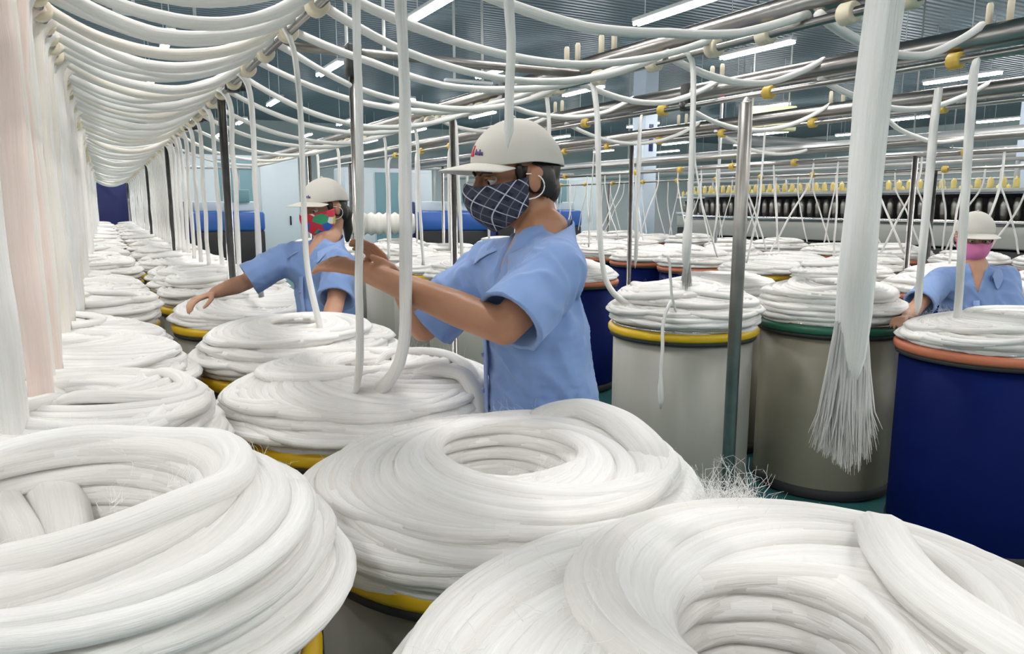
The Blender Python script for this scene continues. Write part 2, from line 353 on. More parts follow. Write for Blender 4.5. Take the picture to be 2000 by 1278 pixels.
MID = [coil_mesh('coil_mid', .15, N=30, dz=.033, segs=24, sides=5, hw=.021, ht=.014, seed=11),
       coil_mesh('coil_mid', .18, N=28, dz=.033, segs=24, sides=5, hw=.021, ht=.014, seed=23, top_loops=2),
       coil_mesh('coil_mid', .12, N=30, dz=.033, segs=24, sides=5, hw=.021, ht=.014, seed=37, lean=.1)]
MIDH = [.15, .18, .12]
LOW = [coil_mesh('coil_low', .14, N=18, dz=.036, segs=16, sides=4, hw=.03, ht=.018, seed=5, below=.03), coil_mesh('coil_low', .11, N=18, dz=.036, segs=16, sides=4, hw=.03, ht=.018, seed=6, below=.03)]
def coil(me, x, y, label, group, fuzz_n=0, h=.15, seed=0, rz=None, z=RIM, tuft=None):
    o = link('sliver_coil', me, None, (x, y, z), random.uniform(0, 6.28) if rz is None else rz)
    tag(o, label, 'sliver coil', group)
    if fuzz_n:
        r = np.random.default_rng(seed); a = r.uniform(0, 6.28, 400); rd = np.sqrt(r.uniform(.2, 1, 400)) * .335
        pts = np.stack([rd * np.cos(a), rd * np.sin(a), h - .05 * (rd / .335) ** 4 + 0 * a], -1)
        dirs = np.stack([np.cos(a) * .5, np.sin(a) * .5, np.ones(400)], -1)
        if tuft is not None: pts[:60] = tuft + r.normal(0, .025, (60, 3)) * (1, 1, .2); dirs[:60] = (0, 0, 1)
        f = fuzz(fuzz(fuzz(MB(), pts[:60], dirs[:60], 420 if tuft is not None else 0, .10, r0=.00042, seed=seed + 7, curl=.6), pts, dirs, fuzz_n, .06, seed=seed), pts - np.array([0, 0, .004]), np.stack([-np.sin(a), np.cos(a), .12 + 0 * a], -1), fuzz_n * 5, .05, seed=seed + 50, curl=.2).build('loose_fibres', 'fibre', o); f['kind'] = 'stuff'
    return o
# hero coils nearest the camera
def loc(px, z, cx, cy): return [Z(x, y, zz) - np.array([cx, cy, RIM]) for (x, y), zz in zip(px, z)]
B1, B2, B3 = (.535, .45), (.635, 1.235), (.605, 1.975)
X1 = [([(.345, .155, .03), (.33, .145, .135), (.27, .085, .185), (.19, .02, .197), (.13, -.06, .197), (.12, -.16, .19), (.15, -.27, .155), (.17, -.34, .07)], .030, .020)]
A1 = (-.135, 1.03)
X0 = [([(-.12, .27, .20), (-.06, .235, .225), (.017, .195, .215), (.05, .12, .18), (.06, .05, .12), (.06, .02, .06)], .034, .024), ([(-.17, .21, .20), (-.10, .18, .225), (-.03, .13, .20), (.01, .06, .15), (.03, .0, .07)], .030, .022)]
X2 = [(loc([(1030, 850), (1070, 812), (1140, 800), (1210, 826), (1262, 872), (1300, 930)], [.97, .995, 1.01, 1.01, .995, .96], *B2), .040, .026)]
X3 = [([(.077, -.153, .125), (.146, -.2, .14), (.19, -.25, .135), (.205, -.295, .09), (.20, -.325, .01)], .026, .018)]
HERO = {('A', 0): (coil_mesh('coil_A1', .235, R=.308, hole=.165, N=44, seed=2, hw=.0195, ht=.013, sides=8, segs=44, ring=.195, shift=(.068, -.04), extra=X0, floor=.6), .235),
        ('B', 0): (coil_mesh('coil_B1', .175, R=.375, hole=.115, N=42, seed=4, hw=.0195, ht=.013, sides=8, segs=44, lean=.05, extra=X1), .175),
        ('B', 1): (coil_mesh('coil_B2', .115, R=.362, hole=.15, N=42, seed=9, hw=.0195, ht=.013, sides=8, segs=44, extra=X2, shift=(.02, -.03)), .115),
        ('B', 2): (coil_mesh('coil_B3', .135, R=.36, hole=.09, N=38, seed=14, hw=.0195, ht=.013, sides=7, top_loops=1, extra=X3), .135)}
far = lambda y0, d, y1: [round(v, 2) for v in np.arange(y0, y1, d)]
ROWS = {
 'A': (-.135, [1.03, 1.83] + far(2.61, .78, 21.5), 'left row'),
 'B': (.605, [B1[1], B2[1], B3[1], 2.75, 3.95] + far(4.73, .78, 21.5), 'middle row'),
 'C': (2.48, [2.79, 5.20, 6.0, 6.8, 7.6, 8.4, 9.2, 10.0], 'row behind the man'),
 'D': (3.26, [1.75, 2.55, 3.35, 4.95, 5.75, 6.55, 7.35, 8.15, 8.95], 'row right of the post'),
 'E': (4.95, [2.2, 3.0, 3.8, 4.6, 5.4, 6.2, 7.0, 7.8, 8.6, 9.4], 'row behind the pink mask'),
 'F': (5.75, [2.6, 3.4, 4.2, 5.0, 5.8, 6.6, 7.4, 8.2, 9.0, 9.8], 'second row behind the pink mask'),
 'G': (7.5, [3.5, 4.3, 5.1, 5.9, 6.7, 7.5, 8.3, 9.1, 9.9, 10.7], 'row before the roving frame'),
}
KINDS = {('C', 0): ('grey', 'yellow'), ('D', 3): ('blue', 'orange'), ('D', 0): ('blue', 'orange'), ('D', 1): ('olive', 'green'), ('D', 2): ('olive', 'yellow'),
         ('E', 3): ('grey', 'yellow'), ('F', 4): ('grey', 'yellow')}
BANDWORD = {'grey': 'pale grey', 'olive': 'olive grey', 'blue': 'navy blue'}
can_pos = {}
for row, (rx, rys, phrase) in ROWS.items():
    for i, ry in enumerate(rys):
        x = {('B', 0): B1[0], ('B', 1): B2[0]}.get((row, i), rx + (random.uniform(-.015, .015) if i > 2 else 0)); y = ry
        kind = KINDS.get((row, i)) or {'A': ('grey', 'yellow'), 'B': ('grey', 'yellow'), 'C': ('grey', ['yellow', 'green'][i % 2]), 'D': [('grey', 'green'), ('blue', 'orange')][i % 2]}.get(row, ('blue', 'orange'))
        which = ordn(i) if i < len(rys) - 1 else 'farthest'
        can(kind, x, y, f'{BANDWORD[kind[0]]} can with {kind[1]} rim, {which} from camera in {phrase}', 'sliver cans in the ' + phrase)
        lab = f'white sliver coil in {which} can of {phrase}'; grp = 'sliver coils in the ' + phrase
        if (row, i) in HERO:
            me, h = HERO[(row, i)]; coil(me, x, y, lab, grp, 260, h, i + 3, rz=0, tuft=np.array([.20, .27, h - .03]) if (row, i) == ('B', 0) else None)
        elif row in 'EFG' or ry > 7: h = [.14, .11][i % 2]; coil(LOW[i % 2], x, y, lab, grp)
        else: k = (i * 2 + ord(row)) % 3; h = MIDH[k]; coil(MID[k], x, y, lab, grp, 60 if ry < 3.5 and row in 'CD' else 0, h, i)
        can_pos[(row, i)] = (x, y, RIM + h)

# ------------------------------------------------------------------ creel rails
ZS, ZT = 2.03, 2.09                             # spool rod and supporting pipe
def creel(X, ya, yb, sp, label, spool_mat, posts=(), clamps=(), pegs=(), pm='steel', r_t=.042, dx=.05, ZS=ZS, ZT=ZT):
    c = thing('creel_rail', label, 'rail', (X, 0, 0), 0, 'overhead creel rails')
    MB().tube([(dx, ya, ZT + .02), (dx, yb, ZT + .02)], r_t, sides=20).build('pipe', pm, c)
    MB().tube([(0, ya, ZS), (0, yb, ZS)], .0155, sides=14).build('spool_rod', 'steel', c)
    prof = [(.0155, -.026), (.030, -.026), (.034, -.021), (.034, .021), (.030, .026), (.0155, .026)]
    sm = MB().lathe(prof, 16, axis='Y').mesh('spool', spool_mat)
    for y in sp: link('spool', sm, c, (0, y, ZS))
    cl = MB().bbox((0, 0, 0), (.06, .07, .16), .008).tube([(-.04, 0, -.05), (.09, 0, -.05)], .022, sides=10).mesh('clamp', 'black_plastic')
    for y in clamps: link('clamp', cl, c, (.02, y, ZS + .055))
    pg = MB().lathe([(0, 0), (.013, 0), (.013, .075), (.009, .085), (0, .085)], 10).mesh('guide_peg', 'cream_plastic')
    for y in pegs: link('guide_peg', pg, c, (dx, y, ZT + .02 + r_t - .004))
    pm_ = MB().lathe([(0, 0), (.055, 0), (.055, .008), (.0225, .010), (.0225, ZS - .005), (0, ZS - .005)], 18).mesh('post', 'steel')
    for y, dxp in posts: link('post', pm_, c, (dxp, y, 0))
    return c
creel(-.12, -.6, 22.2, np.arange(.35, 22, .20), 'left overhead steel rail with cream spools above the left row of cans', 'cream_plastic', posts=[(21.9, -.0)], dx=-.05)
creel(.60, -.6, 22.2, np.arange(.30, 22, .40), 'overhead steel rail with cream spools running from the camera to the navy board', 'cream_plastic', posts=[(4.34, .0), (8.24, 0), (12.14, 0), (21.9, 0)], clamps=[4.05, 5.6, 6.3, 8.2, 10, 13], dx=.03)
creel(2.06, -.5, 12.2, [1.42, 1.62, 1.95, 2.2, 2.55, 2.95, 3.3, 3.42, 3.5, 3.7] + list(np.arange(4, 12, .2)), 'overhead rail with cream spools behind the man', 'cream_plastic', posts=[(4.6, 0), (8.5, 0)], clamps=[3.9], pegs=[2.9, 3.0, 3.2, 3.3])
creel(3.11, .3, 12.2, [1.15, 1.92, 2.9, 3.75, 4.6, 5.4, 6.2, 7, 7.8, 8.6], 'thick overhead pipe with ochre spools left of the masked person in pink', 'ochre_plastic', posts=[(6.9, .0), (10.5, 0)], clamps=[3.55], pegs=[1.75, 1.83, 3.3, 3.38, 5, 5.1], r_t=.05)
creel(4.53, 1.5, 12.2, [2.1, 2.85, 3.8, 4.7, 5.5, 6.3, 7.1, 7.9, 8.7], 'overhead pipe with ochre spools above the masked person in pink', 'ochre_plastic', posts=[(5.9, .0), (10.5, 0)], pegs=[3.6, 3.7, 5.2, 5.3], r_t=.05)
creel(5.75, 2.0, 12.2, np.arange(2.6, 12, .8), 'fifth overhead rail, over the blue cans with orange rims', 'ochre_plastic', posts=[(3.8, .0), (9.4, 0)], pm='steel_dull', r_t=.02, ZS=1.84, ZT=1.93)
creel(7.45, 2.5, 12.2, np.arange(3, 12, .8), 'farthest overhead rail, next to the roving frame', 'ochre_plastic', posts=[(4.7, .0), (10.3, 0)], pm='steel_dull', r_t=.02, ZS=1.80, ZT=1.93)
# free-standing posts
pst = thing('steel_post', 'brushed steel upright post standing before the yellow-rimmed grey can', 'post', (2.02, 1.985, 0))
MB().lathe([(0, 0), (.024, 0), (.024, 1.80), (.018, 1.806), (0, 1.806)], 24).build('shaft', 'steel_dull', pst)
MB().lathe([(.024, 0), (.06, 0), (.06, .01), (.03, .014), (.024, .05)], 24).build('foot_plate', 'steel', pst)
pst = thing('steel_post', 'brown steel post with cross bar standing beside the person in the patchwork mask', 'post', (.93, 3.04, 0))
MB().lathe([(0, 0), (.021, 0), (.021, 2.05), (0, 2.05)], 24).build('shaft', 'steel', pst)
MB().bbox((0, 0, 2.02), (.06, .06, .13), .008).build('clamp', 'black_plastic', pst)
MB().tube([(-.36, .03, 2.06), (1.10, .03, 2.06)], .019, sides=16).build('cross_bar', 'steel_dull', pst)
MB().lathe([(.021, 0), (.06, 0), (.06, .01), (.026, .014), (.021, .04)], 20).build('foot_plate', 'steel', pst)

# ------------------------------------------------------------------ hanging strands and swags
def strand(path, w, label, group, th=None, m='sliver', sides=14, seed=0, fray=0, taper=True, name='sliver_strand', swell=0):
    path = np.array(path, float); d = np.linalg.norm(np.diff(path, axis=0), axis=1).sum(); N = max(18, int(d / .035))
    s = np.concatenate([[0], np.cumsum(np.linalg.norm(np.diff(path, axis=0), axis=1))]) / d
    t = np.linspace(0, 1, N)
    # Catmull-style smoothing of the polyline
    p = np.stack([np.interp(t, s, path[:, k]) for k in range(3)], -1)
    for _ in range(6): p[1:-1] = .25 * p[:-2] + .5 * p[1:-1] + .25 * p[2:]
    p[1:-1, 0] += smoothnoise(N, 7, seed)[1:-1] * .003; p[1:-1, 1] += smoothnoise(N, 7, seed + 1)[1:-1] * .003
    rx = w / 2 * (1 + .08 * smoothnoise(N, 9, seed + 2)); ry = (th or w * .55) / 2 * (1 + .08 * smoothnoise(N, 9, seed + 3))
    if swell: g = 1 + swell * np.exp(-((t - .86) / .09) ** 2); rx *= g; ry *= g
    if fray or taper == 'end': e = np.clip((1 - t) / .06, .25 if fray else .08, 1); rx *= e ** .5; ry *= e
    def flute(n_, a):
        r = np.random.default_rng(seed + 5); o = 1 + .05 * np.cos(5 * a + r.uniform(0, 6))[None] + .035 * np.cos(9 * a + r.uniform(0, 6))[None]
        return np.broadcast_to(o, (n_, len(a))) + .02 * r.normal(0, 1, (n_, len(a)))
    ob = tag(MB().tube(p, rx, ry, sides=sides, ref=(FW[1], -FW[0], .02), flute=flute).build(name, m), label, 'sliver strand', group)
    if fray:
        r = np.random.default_rng(seed + 9); mb = MB(); end = p[-1]; b = p[-1]
        for i in range(fray):
            u = r.uniform(-1, 1); v = r.uniform(-1, 1); ax = np.array([FW[1], -FW[0], 0]); ay = np.array([FW[0], FW[1], 0])
            sq = math.sqrt(max(0, 1 - u * u)); top_ = r.uniform(.02, .07); st = b + ax * u * w * .30 + ay * v * w * .22 * sq + np.array([0, 0, top_])
            ln = r.uniform(.5, 1.0) * (.075 if w > .04 else .06) * (1 - .25 * abs(u)); o = ax * (u * r.uniform(-.05, .2) + r.normal(0, .05)) * w + ay * v * .2 * w
            out_ = ax * u * w * .12 + ay * v * w * .14 * sq
            q = [st, st + out_ * .9 + np.array([0, 0, -top_ * .6]), st + out_ + o * .5 + np.array([0, 0, -top_ - ln * .5]), st + out_ + o * 1.1 + np.array([0, 0, -top_ - ln])]
            if r.uniform() < .55: mb.tube(q, np.array([.0016, .0013, .0007, .00015]) * w / .04, sides=4, caps=False)
            else: mb.tube(q, np.array([.0005, .0004, .0003, .0001]), sides=3, caps=False)
        f = mb.build('frayed_fibres', m, ob); f['kind'] = 'stuff'
    return ob
def over(X, y, zend, dy=0, dx=0, s=1):
    """path of a strand leaving the spool rod and falling to height zend"""
    return [(X - .03 * s, y, ZS + .012), (X, y, ZS + .026), (X + .022 * s, y, ZS + .008), (X + .026 * s + dx * .1, y, ZS - .06), (X + .026 * s + dx * .5, y + dy * .4, (ZS + zend) / 2), (X + .026 * s + dx, y + dy, zend)]
# the rail above the middle row
G1 = 'strands hanging from the rail above the middle row'
strand([(.595, .445, 2.03), (.60, .442, 1.8), (.60, .438, 1.5), (.60, .445, 1.275)], .046, 'widest white strand hanging close to the camera with a frayed brush end', G1, seed=1, fray=1100, sides=22, th=.028)
strand([(.60, 1.12, 2.05), (.61, 1.115, 1.85), (.60, 1.12, 1.68), (.585, 1.09, 1.54)], .030, 'torn white strand hanging in front of the grey cap with a pointed end', G1, seed=2, taper='end', th=.016)
strand([(.57, 1.64, ZS + .02), (.60, 1.61, ZS + .02), (.61, 1.61, 1.9), (.60, 1.60, 1.4), (.595, 1.61, 1.22), (.605, 1.62, 1.12), (.585, 1.68, 1.02), (.56, 1.78, .97)], .042, 'thick white strand crossing the man\'s forearm, reaching down to the coil', G1, seed=3, sides=18, th=.026)
strand([(.56, 1.56, ZS + .02), (.50, 1.57, ZS), (.485, 1.57, 1.8), (.485, 1.575, 1.4), (.48, 1.57, 1.2), (.49, 1.62, 1.12), (.505, 1.70, 1.02), (.52, 1.80, .97)], .031, 'white strand just left of the thick one, falling in front of the man\'s wrist', G1, seed=4, sides=16)
strand([(.57, 2.66, ZS + .02), (.60, 2.64, ZS + .015), (.62, 2.64, 1.9), (.61, 2.63, 1.42), (.60, 2.60, 1.27), (.61, 2.56, 1.14), (.63, 2.53, 1.04), (.64, 2.55, .97)], .036, 'white strand pulled aside by the man\'s fingertips', G1, seed=5)
ys1 = [3.63, 4.22, 4.92, 5.6, 6.1, 6.55, 7.0, 7.4, 7.8, 8.15, 8.5, 8.8, 9.1, 9.4, 9.7, 10.0, 10.3, 10.6, 10.9, 11.2, 11.5, 12, 12.5, 13, 13.6, 14.2, 14.9, 15.6, 16.4, 17.2, 18, 19, 20, 21]
for i, y in enumerate(ys1):
    strand(over(.60, y, 1.02, dy=random.uniform(-.05, .05)), .043 if i < 4 else .05, f'plain white strand, {ordn(i)} beyond the man\'s hand on the middle rail' if i < len(ys1) - 1 else 'plain white strand nearest the navy board on the middle rail', G1, seed=20 + i, sides=12 if i < 4 else 7)
# the rail above the left row: a curtain of strands
G0 = 'curtain of strands along the left edge'
yl = [1.62, 1.80, 1.97, 2.14, 2.32, 2.5, 2.7, 2.9, 3.12, 3.35, 3.6, 3.85, 4.1, 4.35] + list(np.arange(4.6, 11.6, .3)) + list(np.arange(11.6, 21.8, .55))
for i, y in enumerate(yl):
    m = 'sliver_peach' if i in (1, 3, 6) else 'sliver_cream' if i in (2, 4, 7, 9, 11, 12) else 'sliver'
    xo = -.12 + (-.03 if i in (0,) else random.uniform(-.025, .025) if i > 4 else 0)
    tone = {'sliver_peach': 'peach-tinted', 'sliver_cream': 'cream', 'sliver': 'white'}[m]
    strand(over(xo, y, 1.0 if i else .98, dy=random.uniform(-.04, .04), s=-1), .066 if i < 5 else .062, f'{tone} strand, {ordn(i)} from the camera in the left curtain', G0, seed=60 + i, m=m, sides=16 if i < 4 else 9, th=.035)
# swags between the left and the middle rail
def swag(a, b, sag, w, label, group, seed=0, sides=10, skew=0.0, m='sliver'):
    t = np.linspace(0, 1, 26); a = np.array(a); b = np.array(b); p = a[None] * (1 - t[:, None]) + b[None] * t[:, None]
    p[:, 2] -= sag * 4 * t * (1 - t) * (1 + skew * (t - .5)); n = len(t)
    p[1:-1] += np.stack([smoothnoise(n, 6, seed + k) for k in range(3)], -1)[1:-1] * np.array([.002, .006, .004])
    rx = w / 2 * (1 + .06 * smoothnoise(n, 8, seed + 4))
    return tag(MB().tube(p, rx, rx * .8, sides=sides).build('sliver_swag', m), label, 'sliver swag', group)
ysw = list(np.arange(1.25, 4.6, .185)) + list(np.arange(4.6, 11.8, .21)) + list(np.arange(11.8, 21.8, .45))
for i, y in enumerate(ysw):
    y2 = y + random.uniform(-.05, .05)
    swag((-.12, y + .10, ZS + .035), (.61, y2, ZS + .045), random.uniform(.10, .155) if i > 6 else random.uniform(.13, .15), .046 if i < 18 else .054, f'sagging white sliver rope, {ordn(i)} from the camera in the canopy above the left row', 'canopy of sagging ropes above the left row', seed=200 + i, sides=12 if i < 14 else 7, skew=random.uniform(-.3, .3), m='sliver_cream' if i % 5 == 3 else 'sliver')
# swags from the middle rail across the aisle
G2 = 'ropes sagging across the aisle above the man'
aisle = [((.62, y, 2.05), (2.06, y + dy, 2.06), sg) for y, dy, sg in ((1.78, .0, .12), (2.2, .0, .14), (2.36, .1, .17), (2.75, .0, .15), (3.0, .12, .19), (3.4, .0, .17), (3.8, .1, .2), (4.3, .0, .2), (4.9, .2, .2), (5.5, .0, .2), (6.3, .2, .2), (7.2, .2, .2), (8.2, .2, .2))]
for i, (a, b, sg) in enumerate(aisle):
    swag(a, b, sg, .034, f'white sliver rope sagging across the aisle, {ordn(i)} from the camera', G2, seed=400 + i, sides=12)
swag((.62, .62, 2.06), (2.06, 1.30, 2.07), .13, .036, 'white sliver rope sagging across the top right beside the widest strand', G2, seed=440)
G3 = 'ropes sagging between the right-hand rails'
right = [((2.08, 1.75, 2.06), (3.15, 1.85, 2.16), .12, 'beside the wide strand'), ((2.08, 2.5, 2.06), (3.15, 2.6, 2.15), .11, 'over the steel post'), ((2.08, 3.2, 2.06), (3.15, 3.3, 2.15), .12, 'right of the man\'s cap'), ((2.08, 4.0, 2.06), (3.15, 4.1, 2.15), .12, 'behind the man\'s cap'), ((2.08, 5.0, 2.06), (3.15, 5.1, 2.15), .12, 'left of the man\'s cap'),
         ((3.13, 2.6, 2.06), (4.57, 2.6, 2.15), .15, 'towards the pink-masked person'), ((3.13, 3.6, 2.06), (4.57, 3.7, 2.15), .17, 'over the navy cans'), ((3.13, 4.9, 2.06), (4.57, 5.0, 2.15), .17, 'over the far navy cans'), ((4.55, 3.3, 2.06), (5.78, 3.4, 1.95), .10, 'behind the pink-masked person'), ((4.55, 4.8, 2.06), (5.78, 4.9, 1.95), .10, 'before the roving frame')]
for i, (a, b, sg, wh) in enumerate(right): swag(a, b, sg, .036, f'white sliver rope sagging between the right-hand rails, {wh}', G3, seed=460 + i, sides=10)
# strands of the right-hand rails
G4 = 'strands hanging from the right-hand rails'
strand(over(2.06, 2.33, 1.16, dy=.0), .042, 'white strand with a swollen brush end above the yellow-rimmed can', G4, seed=500, fray=160, swell=.7)
strand([(2.06, 3.0, ZS + .02), (2.08, 2.98, 1.9), (2.09, 2.96, 1.3), (2.10, 2.93, 1.06), (2.16, 2.86, .98), (2.2, 2.8, .96)], .048, 'white strand bending into the yellow-rimmed coil beside the man\'s back', G4, seed=501)
strand([(2.06, 3.42, ZS + .02), (2.08, 3.42, 1.9), (2.08, 3.42, 1.3), (2.12, 3.40, 1.1), (2.22, 3.42, 1.0)], .04, 'thin white strand falling close behind the man\'s shoulder', G4, seed=502)
strand([(2.22, 2.57, 1.02), (2.155, 2.52, 1.02), (2.125, 2.51, .95), (2.115, 2.505, .75), (2.115, 2.50, .55)], .026, 'tail of sliver hanging down the side of the yellow-rimmed grey can', G4, seed=503, swell=.9, taper='end')
strand([(2.06, 2.42, 1.24), (2.065, 2.40, 1.1), (2.09, 2.39, 1.0)], .02, 'short thin tail under the swollen brush end', G4, seed=509, taper='end')
strand(over(3.11, 1.83, .90, dy=-.04, s=-1), .046, 'right one of the two strands falling over the orange-rimmed navy can', G4, seed=504, fray=50)
strand([(3.11, 1.98, ZS - .1), (3.10, 1.98, 1.9), (3.08, 1.965, 1.5), (3.05, 1.95, .98)], .046, 'left one of the two strands falling over the orange-rimmed navy can', G4, seed=505, taper='end')
strand(over(3.11, 3.05, 1.03, s=-1), .045, 'white strand falling just left of the steel post', G4, seed=506, taper='end')
strand(over(3.11, 3.95, 1.03, s=-1), .045, 'white strand with a pointed end left of the swollen brush end', G4, seed=507, taper='end')
for i, y in enumerate([4.6, 5.3, 6.0, 6.7, 7.4, 8.2]): strand(over(2.06, y, 1.0, dy=random.uniform(-.1, .1)), .045, f'white strand between the two workers\' caps, {ordn(i)} from the camera on the cream-spooled rail', G4, seed=510 + i, sides=9)
for i, y in enumerate([5.2, 6.1, 7.0, 7.9, 8.8]): strand(over(3.11, y, 1.0, s=-1), .045, f'white strand left of the grey cap, {ordn(i)} along the ochre-spooled pipe', G4, seed=530 + i, sides=8)
# far strands and loops before the roving frame
G5 = 'thin far strands before the roving frame'
k = 0
for X, y0, y1, st, rn, zt in ((4.53, 3.4, 9, .8, 'fourth', 2.05), (5.75, 2.7, 10, .36, 'fifth', 1.86), (7.45, 3.2, 12, .27, 'farthest', 1.82)):
    for y in np.arange(y0, y1, st):
        k += 1; dy = random.uniform(-.35, .35); dx = random.uniform(-.15, .15)
        yy = y + random.uniform(-.08, .08)
        strand([(X, yy, zt), (X, yy, zt - .2), (X + dx * .4, y + dy * .35, 1.4), (X + dx, y + dy, 1.0)], .026, f'thin far white strand, {ordn(int(round((y - y0) / st)))} from camera on the {rn} overhead rail', G5, seed=600 + k, sides=6)

# ------------------------------------------------------------------ navy board at the end of the left gangway
nb = thing('board', 'plain navy blue board closing the end of the left gangway', 'board', (.2, 22.6, 0))
MB().bbox((0, 0, 1.15), (1.9, .04, 2.1), .01).build('panel', 'navy_board', nb)
for sx in (-.9, .9): MB().bbox((sx, .04, 1.1), (.05, .05, 2.2), .006).build('upright', 'grey_metal', nb)

# ------------------------------------------------------------------ people
def unit(v): v = np.asarray(v, float); return v / np.linalg.norm(v)
ICO = bmesh.new(); bmesh.ops.create_icosphere(ICO, subdivisions=2, radius=1); ICO.verts.index_update()
ICOV = np.array([v.co[:] for v in ICO.verts]); ICOF = np.array([[v.index for v in f.verts] for f in ICO.faces]); ICO.free()
class Clay:
    """overlapping balls fused into one continuous surface by voxel remeshing"""
    def __init__(s): s.mb = MB()
    def ell(s, c, r, B=None):
        V = ICOV * np.asarray(r, float)
        if B is not None: V = V @ np.asarray(B)     # rows of B: local x, y, z axes
        s.mb.add(V + np.asarray(c), ICOF); return s
    def limb(s, pts, rad, squash=None, B=None):
        for (a, ra), (b, rb) in zip(zip(pts[:-1], rad[:-1]), zip(pts[1:], rad[1:])):
            a = np.asarray(a, float); b = np.asarray(b, float); d = np.linalg.norm(b - a); n = max(2, int(d / (min(ra, rb) * .22)) + 1)
            for t in np.linspace(0, 1, n):
                r = ra * (1 - t) + rb * t
                s.ell(a * (1 - t) + b * t, (r, r, r) if squash is None else np.array(squash) * r, B)
        return s
    def mesh(s, name, m, voxel, smooth=4, disp=None):
        me = s.mb.mesh('tmp', m); o = link('tmp', me); md = o.modifiers.new('r', 'REMESH'); md.mode = 'VOXEL'; md.voxel_size = voxel
        dg = bpy.context.evaluated_depsgraph_get(); out = bpy.data.meshes.new_from_object(o.evaluated_get(dg)); bpy.data.objects.remove(o); bpy.data.meshes.remove(me)
        bm = bmesh.new(); bm.from_mesh(out)
        for _ in range(smooth): bmesh.ops.smooth_vert(bm, verts=bm.verts[:], factor=.5, use_axis_x=True, use_axis_y=True, use_axis_z=True)
        if disp:
            bm.normal_update()
            for v in bm.verts: v.co += v.normal * disp(v.co)
        for f in bm.faces: f.smooth = True
        bm.to_mesh(out); bm.free(); out.name = name; out.materials.clear(); out.materials.append(MATS[m]); return out
def cut(me, cutter):
    """take the cutter volume away from a mesh"""
    a = link('tmp_a', me); b = link('tmp_b', cutter); md = a.modifiers.new('b', 'BOOLEAN'); md.operation = 'DIFFERENCE'; md.solver = 'EXACT'; md.object = b
    dg = bpy.context.evaluated_depsgraph_get(); out = bpy.data.meshes.new_from_object(a.evaluated_get(dg)); bpy.data.objects.remove(a); bpy.data.objects.remove(b)
    bm = bmesh.new(); bm.from_mesh(out); seen = set(); parts = []          # drop loose crumbs, keep the garment
    for v in bm.verts:
        if v in seen: continue
        stack = [v]; seen.add(v); comp = []
        while stack:
            q = stack.pop(); comp.append(q)
            for e in q.link_edges:
                w2 = e.other_vert(q)
                if w2 not in seen: seen.add(w2); stack.append(w2)
        parts.append(comp)
    big = max(len(c) for c in parts)
    bmesh.ops.delete(bm, geom=[v for c in parts if len(c) < big * .3 for v in c], context='VERTS'); bm.to_mesh(out); bm.free()
    for p in out.polygons: p.use_smooth = True
    m0 = out.materials[0]; out.materials.clear(); out.materials.append(m0)
    return out
def hand(cl, wrist, d, nrm, s=1.0, curl=.5, thumb=1, spread=.16):
    """palm, four fingers of different length with two knuckle bends and a thumb off the side of the palm"""
    d = unit(d); nrm = unit(np.asarray(nrm) - np.dot(nrm, d) * d); side = np.cross(d, nrm) * thumb
    w = np.asarray(wrist, float)
    for t in np.linspace(0, 1, 8): cl.ell(w + d * (.012 + .078 * t) * s, np.array([.012, .026 + .014 * t, .013]) * s, [d, side, nrm])
    for i, (off, ln) in enumerate(((.031, .072), (.011, .080), (-.010, .074), (-.030, .058))):
        b = w + d * .085 * s + side * off * s; dd = unit(d + side * off * spread * 20 * .3); p = [b]; ang = 0
        for seg, f in enumerate((.45, .32, .23)):
            ang += curl * (1.0 if seg else .6) * (1 + .08 * i); v = dd * math.cos(ang) - nrm * math.sin(ang); p.append(p[-1] + v * ln * f * s)
        cl.limb(p, [.0092 * s, .0088 * s, .0080 * s, .0068 * s])
    tb = w + d * .03 * s + side * .028 * s
    t1 = tb + (d * .55 + side * .75 - nrm * .25) * .045 * s; t2 = t1 + (d * .85 + side * .25 - nrm * .4) * .034 * s; t3 = t2 + (d * .9 - side * .05 - nrm * .45) * .024 * s
    cl.limb([tb, t1, t2, t3], [.013 * s, .0115 * s, .0105 * s, .008 * s])

